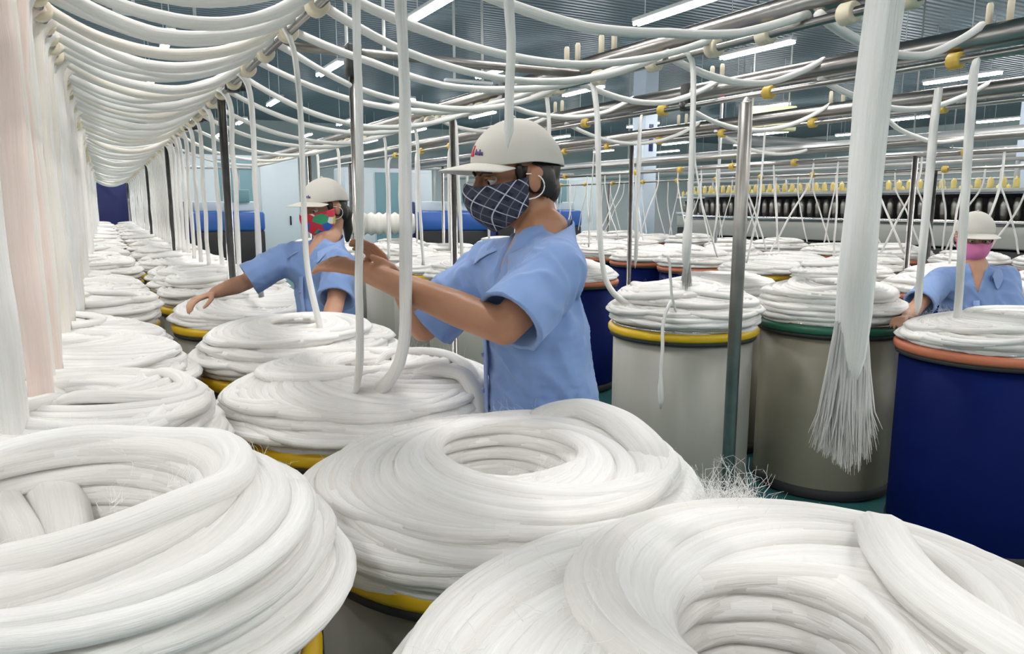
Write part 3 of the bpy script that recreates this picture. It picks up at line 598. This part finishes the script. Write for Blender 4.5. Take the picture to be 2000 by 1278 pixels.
def person(J, label, skin, mask_m, s=1.0, woman=False, voxel=.005, detail=True):
    """J: joints in world metres; the figure's own frames follow from them"""
    base = np.array([J['hip'][0], J['hip'][1], 0.0])
    T = thing('person', label, 'person', tuple(base))
    J = {k: (unit(v) if k in ('face', 'front') else np.asarray(v, float) if k[:2] in ('pn', 'cu') else np.asarray(v, float) - base) for k, v in J.items()}
    f = J['face']; fz = unit(np.array([0, 0, 1.0]) - f[2] * f); fx = np.cross(f, fz)      # head frame: fx = its right
    HB = np.array([fx, f, fz]); H = J['head']
    def h(x, y, z): return H + (fx * x + f * y + fz * z) * s
    tf = unit(J['front'] * np.array([1, 1, 0])); tx = np.cross(tf, [0, 0, 1.0]); TBm = np.array([tx, tf, [0, 0, 1.0]])
    # ---------------- body: one continuous surface
    c = Clay()
    c.ell(h(0, -.012, .028), np.array([.076, .094, .088]) * s, HB)           # cranium
    c.ell(h(0, .020, -.035), np.array([.063, .070, .078]) * s, HB)           # face
    c.ell(h(0, .040, -.082), np.array([.042, .046, .034]) * s, HB)           # jaw and chin
    for sx in (-1, 1):
        c.ell(h(.026 * sx, .072, .016), np.array([.026, .016, .010]) * s, HB)    # brow
        c.ell(h(.038 * sx, .062, -.028), np.array([.024, .024, .022]) * s, HB)   # cheek
        c.ell(h(.079 * sx, -.012, -.012), np.array([.010, .018, .030]) * s, HB)  # ear
        c.ell(h(.083 * sx, -.018, .004), np.array([.008, .018, .016]) * s, HB)
    c.limb([h(0, .086, .008), h(0, .100, -.018), h(0, .108, -.032)], np.array([.009, .011, .014]) * s)
    c.ell(h(0, .084, -.062), np.array([.024, .012, .008]) * s, HB)             # lips
    nk = J['neck']
    c.limb([h(0, -.03, -.05), (h(0, -.025, -.09) + nk) / 2, nk], np.array([.056, .055, .062]) * s)
    ch = J['chest']; hp = J['hip']
    for t in np.linspace(0, 1, 14):
        p = ch * (1 - t) + hp * t; wd = np.interp(t, [0, .25, .6, 1], [.135, .145, .125, .145]); dp = np.interp(t, [0, .3, .7, 1], [.082, .098, .092, .098])
        c.ell(p, np.array([wd, dp, .07]) * s, TBm)
    c.limb([nk, ch + np.array([0, 0, .03])], np.array([.06, .085]) * s)
    for k in 'LR':
        S, E_, W = J['sh' + k], J['el' + k], J['wr' + k]
        c.limb([ch * .55 + S * .45 + np.array([0, 0, .0]), S], np.array([.068, .056]) * s)
        c.limb([S, S * .5 + E_ * .5, E_], np.array([.052, .045, .038]) * s)
        m1 = E_ * .7 + W * .3
        c.limb([E_, m1, W], np.array([.038, .040, .026]) * s)
        hd = J['hd' + k]; hand(c, W, hd - W, J.get('pn' + k, UP), s, J.get('cu' + k, np.array([.5]))[0] if 'cu' + k in J else .45, 1 if k == 'L' else -1)
    bsk = link('body', c.mesh('body', skin, voxel, 3), T)
    # ---------------- clothes
    leg = Clay()
    for sx, k in ((-1, 'L'), (1, 'R')):
        a = hp + tx * sx * .075 * s; kn = np.array([a[0] + tf[0] * .02, a[1] + tf[1] * .02, .50]) + tx * sx * .01; an = np.array([kn[0] - tf[0] * .03, kn[1] - tf[1] * .03, .09])
        leg.limb([a, kn, an], np.array([.088, .066, .058]) * s)
        sh = MB(); B = np.array([tx, tf, [0, 0, 1.0]])
        V = ICOV * np.array([.045, .13, .05]); V[:, 2] = np.maximum(V[:, 2], -.035); sh.add(V @ B + an + tf * .05 + np.array([0, 0, -.05]), ICOF); sh.build('shoe', 'shoe', T)
    leg.ell(hp, np.array([.15, .105, .10]) * s, TBm)
    link('trousers', leg.mesh('trousers', 'trousers', .012, 3), T)
    st = Clay()
    for t in np.linspace(0, 1.12, 16):
        p = ch * (1 - t) + hp * t; wd = np.interp(t, [0, .25, .6, 1.1], [.150, .168, .168, .178]); dp = np.interp(t, [0, .3, .7, 1.1], [.098, .122, .128, .135])
        st.ell(p, np.array([wd, dp, .06]) * s, TBm)
    nb_ = nk * .55 + ch * .45
    st.limb([nk + np.array([0, 0, -.03]) * s, nb_, ch], np.array([.070, .088, .10]) * s)
    for k in 'LR':
        S, E_ = J['sh' + k], J['el' + k]; up_ = np.array([0, 0, .012])
        st.limb([nk * .6 + S * .4 + np.array([0, 0, -.035]), S + up_ * .2], np.array([.070, .070]) * s)
        st.limb([ch * .6 + S * .4 + np.array([0, 0, -.02]), S], np.array([.085, .072]) * s)
        e = S + (E_ - S) * J.get('sleeve', np.array([.9]))[0] if 'sleeve' in J else S + (E_ - S) * .9
        st.limb([S, S * .45 + e * .55, e + unit(e - S) * .03 * s], np.array([.072, .076, .083]) * s)
    hems = [(J['sh' + k] + (J['el' + k] - J['sh' + k]) * .9, unit(J['el' + k] - J['sh' + k])) for k in 'LR']
    def folds(co):
        p_ = np.array(co); att = min(min(1.0, max(.25, np.linalg.norm(p_ - e_) / .16)) for e_, d_ in hems)
        a = Vector((co.x * 7, co.y * 7, co.z * 3.2)); b_ = Vector((co.x * 16 + co.z * 7, co.y * 16 - co.z * 6, co.z * 9))
        return max(-.005 * s, (mnoise.noise(a) * .015 + (.25 - abs(mnoise.noise(b_))) * .022) * s * att)
    me = st.mesh('shirt', 'shirt', voxel * 1.2, 5, folds)
    # hollow the sleeve ends and open the neckline
    cu = MB()
    for k in 'LR':
        S, E_ = J['sh' + k], J['el' + k]; e = S + (E_ - S) * .9; d = unit(e - S)
        o = np.cross(d, [0.2, 0.1, 1.0]); o = unit(o); q = np.cross(d, o); a = np.linspace(0, 2 * np.pi, 24, endpoint=False)
        rings = [(.0665, -.06), (.0665, 0), (.112, 0), (.112, .15)]
        V = np.concatenate([[e + d * dz_ * s + (o * math.cos(x) + q * math.sin(x)) * rr_ * s for x in a] for rr_, dz_ in rings])
        i = np.arange(24); i2 = (i + 1) % 24; off = cu.n
        cu.add(V, np.concatenate([np.stack([i + 24 * k_, i2 + 24 * k_, i2 + 24 * k_ + 24, i + 24 * k_ + 24], -1) for k_ in range(3)]))
        cu.F.append(np.array([list(range(off + 23, off - 1, -1))])); cu.U.append(np.zeros((24, 2))); cu.F.append(np.array([list(range(off + 72, off + 96))])); cu.U.append(np.zeros((24, 2)))
    # V of the neckline: a wedge in front of the throat
    top = nk + np.array([0, 0, .05]); bot = nb_ + np.array([0, 0, -.07]) + tf * .02
    Vw = [top + tx * .05 * s + tf * .03, top - tx * .05 * s + tf * .03, bot + tf * .06, top + tx * .07 * s + tf * .22, top - tx * .07 * s + tf * .22, bot + tf * .22]
    cu.add(Vw, [[0, 2, 1], [3, 4, 5]]); o_ = cu.n - 6
    cu.F.append(np.array([[o_, o_ + 1, o_ + 4, o_ + 3], [o_ + 1, o_ + 2, o_ + 5, o_ + 4], [o_ + 2, o_, o_ + 3, o_ + 5]])); cu.U.append(np.zeros((12, 2)))
    cme = cu.mesh('cutter', 'shirt'); bm = bmesh.new(); bm.from_mesh(cme); bmesh.ops.recalc_face_normals(bm, faces=bm.faces[:]); bm.to_mesh(cme); bm.free()
    shirt = link('shirt', cut(me, cme), T); shirt['label'] = 'light blue short-sleeved work shirt'
    from mathutils.bvhtree import BVHTree
    bm = bmesh.new(); bm.from_mesh(shirt.data); bvh = BVHTree.FromBMesh(bm); bm.free()
    # collar: two flaps round the neck meeting at the V
    for sx in (-1, 1):
        rows_ = []
        def lay(p, off=.007):
            hit = bvh.find_nearest(Vector(p)); n_ = hit[1]
            return np.array(hit[0] + n_ * off * s)
        for t in np.linspace(0, 1, 12):
            a = t * (2.55 if detail else 2.3); rr = (.066 + .010 * t) * s; out = unit(tx * math.sin(a) * sx - tf * math.cos(a) * 1.0)
            top = nk + out * rr + np.array([0, 0, .030 - .075 * t ** 1.5]) * s + tf * .03 * t ** 2 * s
            lw = (.045 + (.035 if detail else .018) * t ** 3) * s
            e0 = top + out * .012 * s; e2 = lay(top + out * lw * .9 + np.array([0, 0, -.05 * s])); e1 = lay((e0 + e2) / 2 + out * .01, .010)
            rows_.append([top + np.array([0, 0, -.03 * s]), top, .5 * top + .5 * e0 + np.array([0, 0, .004]), e1, e2])
        V = np.array(rows_).reshape(-1, 3); F = [[i * 5 + j, (i + 1) * 5 + j, (i + 1) * 5 + j + 1, i * 5 + j + 1] for i in range(11) for j in range(4)]
        co = MB().add(V, F).build('collar', 'shirt_light', T); md = co.modifiers.new('t', 'SOLIDIFY'); md.thickness = .004; sb = co.modifiers.new('s', 'SUBSURF'); sb.levels = sb.render_levels = 1
    # placket and buttons down the front
    path = [ch * (1 - t) + hp * t + tf * np.interp(t, [0, .3, .7, 1.1], [.102, .126, .132, .139]) * s for t in np.linspace(.05, 1.1, 12)]
    MB().tube(path, .016 * s, .004, sides=8, ref=tf).build('placket', 'shirt_light', T)
    for i in (2, 5, 8): MB().lathe([(0, -.002), (.006, -.002), (.006, .003), (0, .004)], 10, c=path[i] + tf * .006, axis='Y').build('button', 'button', T)
    # ---------------- cap
    cap = MB(); nu, nv = 36, 12; V = []; 
    for iv in range(nv + 1):
        ph = iv / nv * 1.62
        for iu in range(nu):
            a = 2 * math.pi * iu / nu; seam = 1 - .010 * (abs(math.cos(3 * a)) < .09)
            rx_, ry_, rz_ = .089, .108, .095
            y_ = math.sin(ph) * math.cos(a); x_ = math.sin(ph) * math.sin(a); z_ = math.cos(ph)
            puff = 1 + .035 * math.sin(ph) * max(0, math.cos(a))
            V.append(h(x_ * rx_ * seam * puff, -.012 + y_ * ry_ * seam * puff, .033 + z_ * rz_ - .020 * math.sin(ph) * (-y_ if y_ < 0 else 0)))
    F = [[iv * nu + iu, iv * nu + (iu + 1) % nu, (iv + 1) * nu + (iu + 1) % nu, (iv + 1) * nu + iu] for iv in range(nv) for iu in range(nu)]
    co = cap.add(V, F).build('cap', 'cap_cloth', T); md = co.modifiers.new('t', 'SOLIDIFY'); md.thickness = .003; md.offset = 1; sb = co.modifiers.new('s', 'SUBSURF'); sb.levels = sb.render_levels = 1
    co['label'] = 'grey cloth work cap'
    V = []; nb2 = 15
    for i in range(nb2):
        a = -1.22 + 2.44 * i / (nb2 - 1); ca = math.cos(a)
        for j in range(5):
            ext = j / 4 * (.078 * max(0, math.cos(a * .92)) ** .7 + .004)
            V.append(h(math.sin(a) * (.091 + ext * .30), -.012 + ca * .112 + ext * 1.0, .040 - .040 * (a / 1.22) ** 2 * .55 - ext * .10))
    F = [[i * 5 + j, (i + 1) * 5 + j, (i + 1) * 5 + j + 1, i * 5 + j + 1] for i in range(nb2 - 1) for j in range(4)]
    br = MB().add(V, F).build('cap_visor', 'cap_cloth', co); md = br.modifiers.new('t', 'SOLIDIFY'); md.thickness = .005; md.offset = 0; sb = br.modifiers.new('s', 'SUBSURF'); sb.levels = sb.render_levels = 1
    MB().ball(h(0, -.012, .130), .008 * s, 1).build('cap_button', 'cap_cloth', co)
    # logo: a red flame mark and two small violet words, embroidered on the front left of the crown
    def on_cap(a, z, out=.0035):
        ph = math.acos(max(-1, min(1, (z - .033) / .095))); k = math.sin(ph) * (1 + .035 * math.sin(ph) * max(0, math.cos(a)))
        return h(math.sin(a) * (.089 * k + out), -.012 + math.cos(a) * (.108 * k + out), z)
    def stitch(pts, r, m, nm):
        MB().tube([on_cap(a, z) for a, z in pts], r, sides=6).build(nm, m, co)
    if detail:
        a0, z0 = -.02, .060
        for da, dz_ in ((-.05, 0), (0, .012), (.05, 0)): stitch([(a0 - da, z0 - .004), (a0 - da * .4, z0 + .002 + dz_ * .5), (a0 - da * .2, z0 + .006 + dz_)], .0026, 'logo_red', 'logo_mark')
        x = a0 - .13
        for ch_, st_ in enumerate(([(0, 0), (.02, .012), (.035, .004), (.02, .002)], [(.05, 0), (.055, .008), (.07, .008), (.075, 0)], [(.09, .008), (.095, 0), (.11, .001), (.115, .008)],
                                   [(.16, 0), (.165, .012), (.185, 0), (.19, .012)], [(.215, .006), (.205, .001), (.225, .001), (.225, .007)], [(.245, 0), (.25, .007), (.262, .002), (.272, .007), (.28, 0)])):
            stitch([(x - p, z0 + q - .002 - p * .012) for p, q in st_], .0013, 'logo_violet', 'logo_letter')
    # ---------------- hair at the back of the head
    hr = Clay(); hr.ell(h(0, -.026, .012), np.array([.079, .090, .080]) * s, HB); hr.ell(h(0, -.060, -.035), np.array([.062, .048, .050]) * s, HB)
    for sx in (-1, 1): hr.limb([h(.075 * sx, .022, .02), h(.076 * sx, .018, -.012)], np.array([.010, .006]) * s); hr.ell(h(.072 * sx, -.045, -.02), np.array([.010, .028, .04]) * s, HB)
    if woman: hr.ell(h(0, -.105, -.045), np.array([.036, .034, .040]) * s, HB); hr.limb([h(0, -.1, -.06), h(.0, -.105, -.12), h(0, -.09, -.17)], np.array([.03, .024, .012]) * s)
    link('hair', hr.mesh('hair', 'hair', .006, 3), T)
    # ---------------- eyes and brows
    for sx in (-1, 1):
        MB().ball(h(.031 * sx, .069, -.003), .0125 * s, 2).build('eye', 'eye_white', T)
        MB().ball(h(.031 * sx, .0765, -.0055), .0062 * s, 2).build('iris', 'eye_iris', T)
        MB().tube([h(.014 * sx, .0925, .013), h(.03 * sx, .090, .019), h(.048 * sx, .075, .014)], np.array([.003, .004, .002]) * s, sides=6).build('eyebrow', 'hair', T)
        MB().tube([h(.017 * sx, .080, .001), h(.031 * sx, .0835, .0055), h(.046 * sx, .070, .0)], np.array([.003, .0042, .003]) * s, sides=6).build('eyelid', skin, T)
    # ---------------- mask over nose and mouth
    nu, nv = 29, 13; V = []; UVv = []
    for i in range(nu):
        u = -1 + 2 * i / (nu - 1); a = u * 1.62
        for j in range(nv):
            v = j / (nv - 1)
            zt = -.014 + .012 * math.exp(-(u / .16) ** 2) + .012 * abs(u) ** 2; zb = -.120 + .055 * abs(u) ** 1.7
            z = zt * (1 - v) + zb * v
            bulge = math.exp(-(u / .42) ** 2) * (.030 * math.exp(-((v - .28) / .42) ** 2) + .006)
            rx_ = .083 - .018 * v * (1 - .5 * abs(u)); ry_ = .090 - .008 * v - (.030 * max(0, v - .7) / .3 if abs(u) < 2 else 0)
            V.append(h(math.sin(a) * rx_, .008 + math.cos(a) * ry_ + bulge, z)); UVv.append((a * .082, z))
    F = [[i * nv + j, (i + 1) * nv + j, (i + 1) * nv + j + 1, i * nv + j + 1] for i in range(nu - 1) for j in range(nv - 1)]
    UVl = np.array([UVv[k] for f_ in F for k in f_])
    mo = MB().add(V, F, UVl).build('face_mask', mask_m, T); md = mo.modifiers.new('t', 'SOLIDIFY'); md.thickness = .003; md.offset = 1; sb = mo.modifiers.new('s', 'SUBSURF'); sb.levels = sb.render_levels = 1
    mo['label'] = {'plaid_cloth': 'navy plaid cloth face mask', 'patchwork_cloth': 'red face mask with coloured patches', 'pink_cloth': 'pink face mask'}[mask_m]
    for sx in (-1, 1): MB().tube([h((.083 + .008 * math.sin(q)) * sx, .008 - .038 * math.sin(q) ** .8, -.010 - .028 * -math.cos(q) - .014) for q in np.linspace(0, math.pi, 12)], .0016 * s, sides=6).build('ear_loop', 'white_elastic', mo)
    return T
LFT = -RT; TOW = np.array([-math.sin(YAW), -math.cos(YAW), 0])
w = 1.85
person(dict(head=P(1006, 345, w), face=unit(.90 * LFT + .38 * TOW + np.array([0, 0, -.12])), front=unit(.93 * LFT + .22 * TOW),
            neck=P(1062, 455, w), chest=P(1045, 560, w), hip=P(1060, 800, 1.9),
            shL=P(1088, 528, 1.72), elL=P(985, 640, 1.61), wrL=P(718, 532, 1.85), hdL=P(598, 500, 1.93), pnL=UP + .5 * TOW, cuL=(.22,),
            shR=P(962, 522, 1.98), elR=P(828, 640, 2.02), wrR=P(782, 556, 1.93), hdR=P(738, 500, 1.90), pnR=UP, cuR=(.3,)),
       'man in light blue work shirt, grey cap and navy plaid mask reaching over the coils', 'skin', 'plaid_cloth', s=1.07, voxel=.005)
w = 3.36
person(dict(head=P(634, 405, w), face=unit(.66 * LFT + .72 * TOW + np.array([0, 0, -.16])), front=unit(.6 * LFT + .75 * TOW),
            neck=P(640, 470, w), chest=P(625, 530, w), hip=P(655, 680, w),
            shR=P(560, 505, 3.36), elR=P(478, 552, 3.3), wrR=P(420, 572, 3.16), hdR=P(385, 584, 3.1), pnR=UP,
            shL=P(668, 520, 3.22), elL=P(655, 592, 3.08), wrL=P(640, 640, 2.96), hdL=P(625, 655, 2.9), pnL=UP),
       'worker in light blue shirt, grey cap and red patchwork mask leaning over the coils', 'skin_pale', 'patchwork_cloth', s=1.0, woman=True, voxel=.007)
w = 3.9
person(dict(head=P(1903, 462, w), face=unit(.25 * LFT + .95 * TOW + np.array([0, 0, -.22])), front=unit(.3 * LFT + .95 * TOW),
            neck=P(1905, 520, w), chest=P(1895, 575, w), hip=P(1905, 730, w),
            shR=P(1838, 545, 3.9), elR=P(1790, 600, 3.72), wrR=P(1770, 620, 3.5), hdR=P(1750, 625, 3.4), pnR=UP,
            shL=P(1962, 545, 3.9), elL=P(1972, 630, 3.8), wrL=P(1945, 640, 3.6), hdL=P(1920, 640, 3.5), pnL=UP),
       'worker in light blue shirt, grey cap and pink mask behind the orange-rimmed navy can', 'skin_pale', 'pink_cloth', s=1.0, woman=True, voxel=.008, detail=False)

# ------------------------------------------------------------------ machines behind
def roving_frame(x, ya, yb, label):
    t = thing('roving_frame', label, 'machine', (x, (ya + yb) / 2, 0)); L = yb - ya
    MB().bbox((.35, 0, .45), (.7, L, .9), .02).build('base', 'machine_black', t)
    MB().bbox((.28, 0, 1.06), (.6, L, .28), .02).build('front_panel', 'machine_grey', t)
    MB().bbox((0, 0, 1.235), (.10, L, .06), .012).build('silver_rail', 'steel_bright', t)
    MB().bbox((.5, 0, 1.42), (.1, L, .34), .01).build('dark_back', 'machine_black', t)
    MB().bbox((.25, 0, 1.62), (.62, L, .05), .01).build('top_board', 'grey_metal', t)
    bob = MB().lathe([(0, 0), (.03, 0), (.035, .02), (.035, .10), (.028, .115), (.012, .12), (.012, .14), (0, .14)], 10).mesh('bobbin', 'bobbin_yellow')
    fly = MB().lathe([(0, 0), (.03, 0), (.045, .06), (.05, .18), (.03, .26), (0, .27)], 10).mesh('spindle', 'steel_dull')
    n = int(L / .15)
    for i in range(n):
        y = -L / 2 + .1 + i * .15
        link('bobbin', bob, t, (.12, y, 1.645)); link('spindle', fly, t, (.2, y, 1.27))
    for i in range(int(L / 2.2) + 1):
        MB().bbox((.3, -L / 2 + .1 + i * 2.2, 1.8), (.05, .05, .4), .006).build('stand', 'grey_metal', t)
    MB().tube([(.3, -L / 2, 1.99), (.3, L / 2, 1.99)], .03, sides=10).build('upper_rail', 'grey_metal', t)
    MB().tube([(.3, -L / 2, 1.88), (.3, L / 2, 1.88)], .015, sides=10).build('upper_rail', 'grey_metal', t)
roving_frame(9.4, 2.8, 10.6, 'long roving frame with yellow bobbins and a silver rail behind the right-hand strands')
roving_frame(12.6, 2.5, 14.5, 'farther roving frame seen above the silver rail')
roving_frame(16.2, 3.0, 17.0, 'farthest roving frame near the right wall')
def draw_frame(x, y, rz, label, w_=1.3):
    t = thing('draw_frame', label, 'machine', (x, y, 0), rz)
    MB().bbox((0, 0, .5), (w_, .9, 1.0), .03).build('base', 'machine_black', t)
    MB().bbox((0, 0, 1.16), (w_ + .02, .92, .34), .05).build('blue_cover', 'machine_blue', t)
    MB().bbox((0, .05, 1.42), (w_ * .9, .6, .18), .03).build('pale_hood', 'machine_pale', t)
    MB().bbox((-w_ / 2 - .12, 0, .75), (.22, .7, 1.5), .02).build('side_cabinet', 'machine_blue_dark', t)
    MB().bbox((w_ * .2, -.3, 1.6), (.3, .06, .22), .015).build('control_screen', 'machine_teal', t)
    for dx in (-.3, .3): MB().tube([(dx, .2, 1.5), (dx, .2, 2.1)], .02, sides=8).build('support', 'grey_metal', t)
    MB().tube([(-w_ / 2, .2, 2.1), (w_ / 2, .2, 2.1)], .025, sides=8).build('feed_bar', 'grey_metal', t)
draw_frame(5.6, 12.6, -.4, 'blue draw frame behind the plaid-masked man\'s visor')
draw_frame(8.2, 14.0, -.3, 'blue draw frame between the thin strands right of the man', 1.8)
draw_frame(1.9, 14.2, 0, 'blue draw frame far behind the patchwork mask', 1.2)
# hose-like white ducts beside the draw frames
hb = MB(); a = np.linspace(-.5, .5, 60); hb.tube(np.stack([a * 1.0, 0 * a, 0 * a], -1), .15 + .015 * np.cos(a * 2 * np.pi * 9), sides=20)
hs = thing('ribbed_duct', 'ribbed white flexible duct lying behind the coils left of the tall strands', 'duct', (3.45, 10.3, 1.18), -.3)
link('hose', hb.mesh('hose', 'bobbin_white'), hs)
for sx in (-.4, .4): MB().bbox((sx, 0, -.66), (.06, .2, 1.06), .01).build('stand', 'grey_metal', hs)
# pale cabinets along the back
for i, (x, y, d, lab) in enumerate(((2.6, 17.5, (2.6, .8, 2.5), 'pale blue control cabinet far behind the patchwork mask'), (6.0, 17.5, (2.2, .8, 2.3), 'pale blue control cabinet behind the draw frames'), (10.5, 17.5, (3.0, .8, 2.2), 'pale control cabinet behind the thin strands'))):
    t = thing('cabinet', lab, 'cabinet', (x, y, 0))
    MB().bbox((0, 0, d[2] / 2), d, .03).build('body', 'machine_pale', t)
    for k in range(3):
        dr = MB().bbox((-d[0] / 3 + k * d[0] / 3, -d[1] / 2 - .012, d[2] / 2), (d[0] / 3 - .05, .03, d[2] - .2), .01).build('door', ['machine_pale', 'machine_teal', 'machine_pale'][k], t)
        MB().bbox((-d[0] / 3 + k * d[0] / 3 + .2, -d[1] / 2 - .04, 1.1), (.03, .04, .2), .006).build('handle', 'machine_black', dr)
# columns, ducts and overhead fittings
for i, (x, y, lab) in enumerate(((9.2, 11.6, 'pale blue square column behind the swollen brush end'), (11.6, 5.9, 'pale blue square column with a dark stripe right of the wide strand'), (18.6, 9.2, 'farthest pale blue column at the right'))):
    t = thing('column', lab, 'column', (x, y, 0), .1)
    MB().bbox((0, 0, ZC / 2), (.34, .34, ZC), .02).build('shaft', 'column_paint', t)
    MB().bbox((0, -.175, 2.7), (.10, .015, .5), .004).build('stripe', 'navy_board', t)
for i, (a, b, r, lab) in enumerate((((8.75, 3, 2.22), (8.75, 20, 2.22), .08, 'grey air duct over the roving frame'), ((14.2, 3, 2.35), (14.2, 20, 2.35), .14, 'second grey air duct, lower and farther right'), ((13, 13.5, 3.0), (26, 13.5, 3.0), .12, 'grey pipe crossing far off at the right'))):
    t = thing('air_duct', lab, 'duct', (0, 0, 0)); MB().tube([a, b], r, sides=18).build('pipe', 'grey_metal', t)
    A = np.array(a, float); B_ = np.array(b, float)
    for k in range(1, 6):
        p = A + (B_ - A) * k / 6; MB().tube([p + (0, 0, r - .01), (p[0], p[1], ZC + .01)], .01, sides=6).build('hanger', 'grey_metal', t)
for x, y, z, L, lab in ((.75, 9.2, 3.45, 1.0, 'white suspended light trunking above the left canopy'), (2.65, 8.2, 3.1, .7, 'white suspended light trunking above the tall strands'), (4.5, 9.5, 3.1, .7, 'white suspended light trunking above the grey cap')):
    t = thing('light_trunking', lab, 'fitting', (x, y, z))
    MB().bbox((0, 0, 0), (L, .10, .04), .008).build('tray', 'white_metal', t)
    for sx in (-.3 * L, .3 * L): MB().tube([(sx, 0, .02), (sx, 0, ZC - z + .01)], .018, sides=8).build('hanger', 'white_metal', t)
t = thing('sign_box', 'olive overhead sign box left of the steel post', 'sign', (8.2, 7.6, 2.62), -.5)
MB().bbox((0, 0, 0), (.7, .12, .34), .02).build('box', 'sign_olive', t); MB().bbox((0, -.065, -.02), (.3, .02, .05), .004).build('lamp_strip', 'tube_glow', t)
for sx in (-.25, .25): MB().tube([(sx, 0, .16), (sx, 0, ZC - 2.62 + .01)], .01, sides=6).build('hanger', 'grey_metal', t)
t = thing('signal_lamp', 'small glowing red signal lamp on a far pole', 'lamp', (7.2, 7.5, 0))
MB().tube([(0, 0, 0), (0, 0, 2.78)], .02, sides=10).build('pole', 'grey_metal', t); MB().lathe([(0, 0), (.03, 0), (.035, .03), (.025, .07), (0, .08)], 12, c=(0, 0, 2.78)).build('lens', 'signal_red', t)
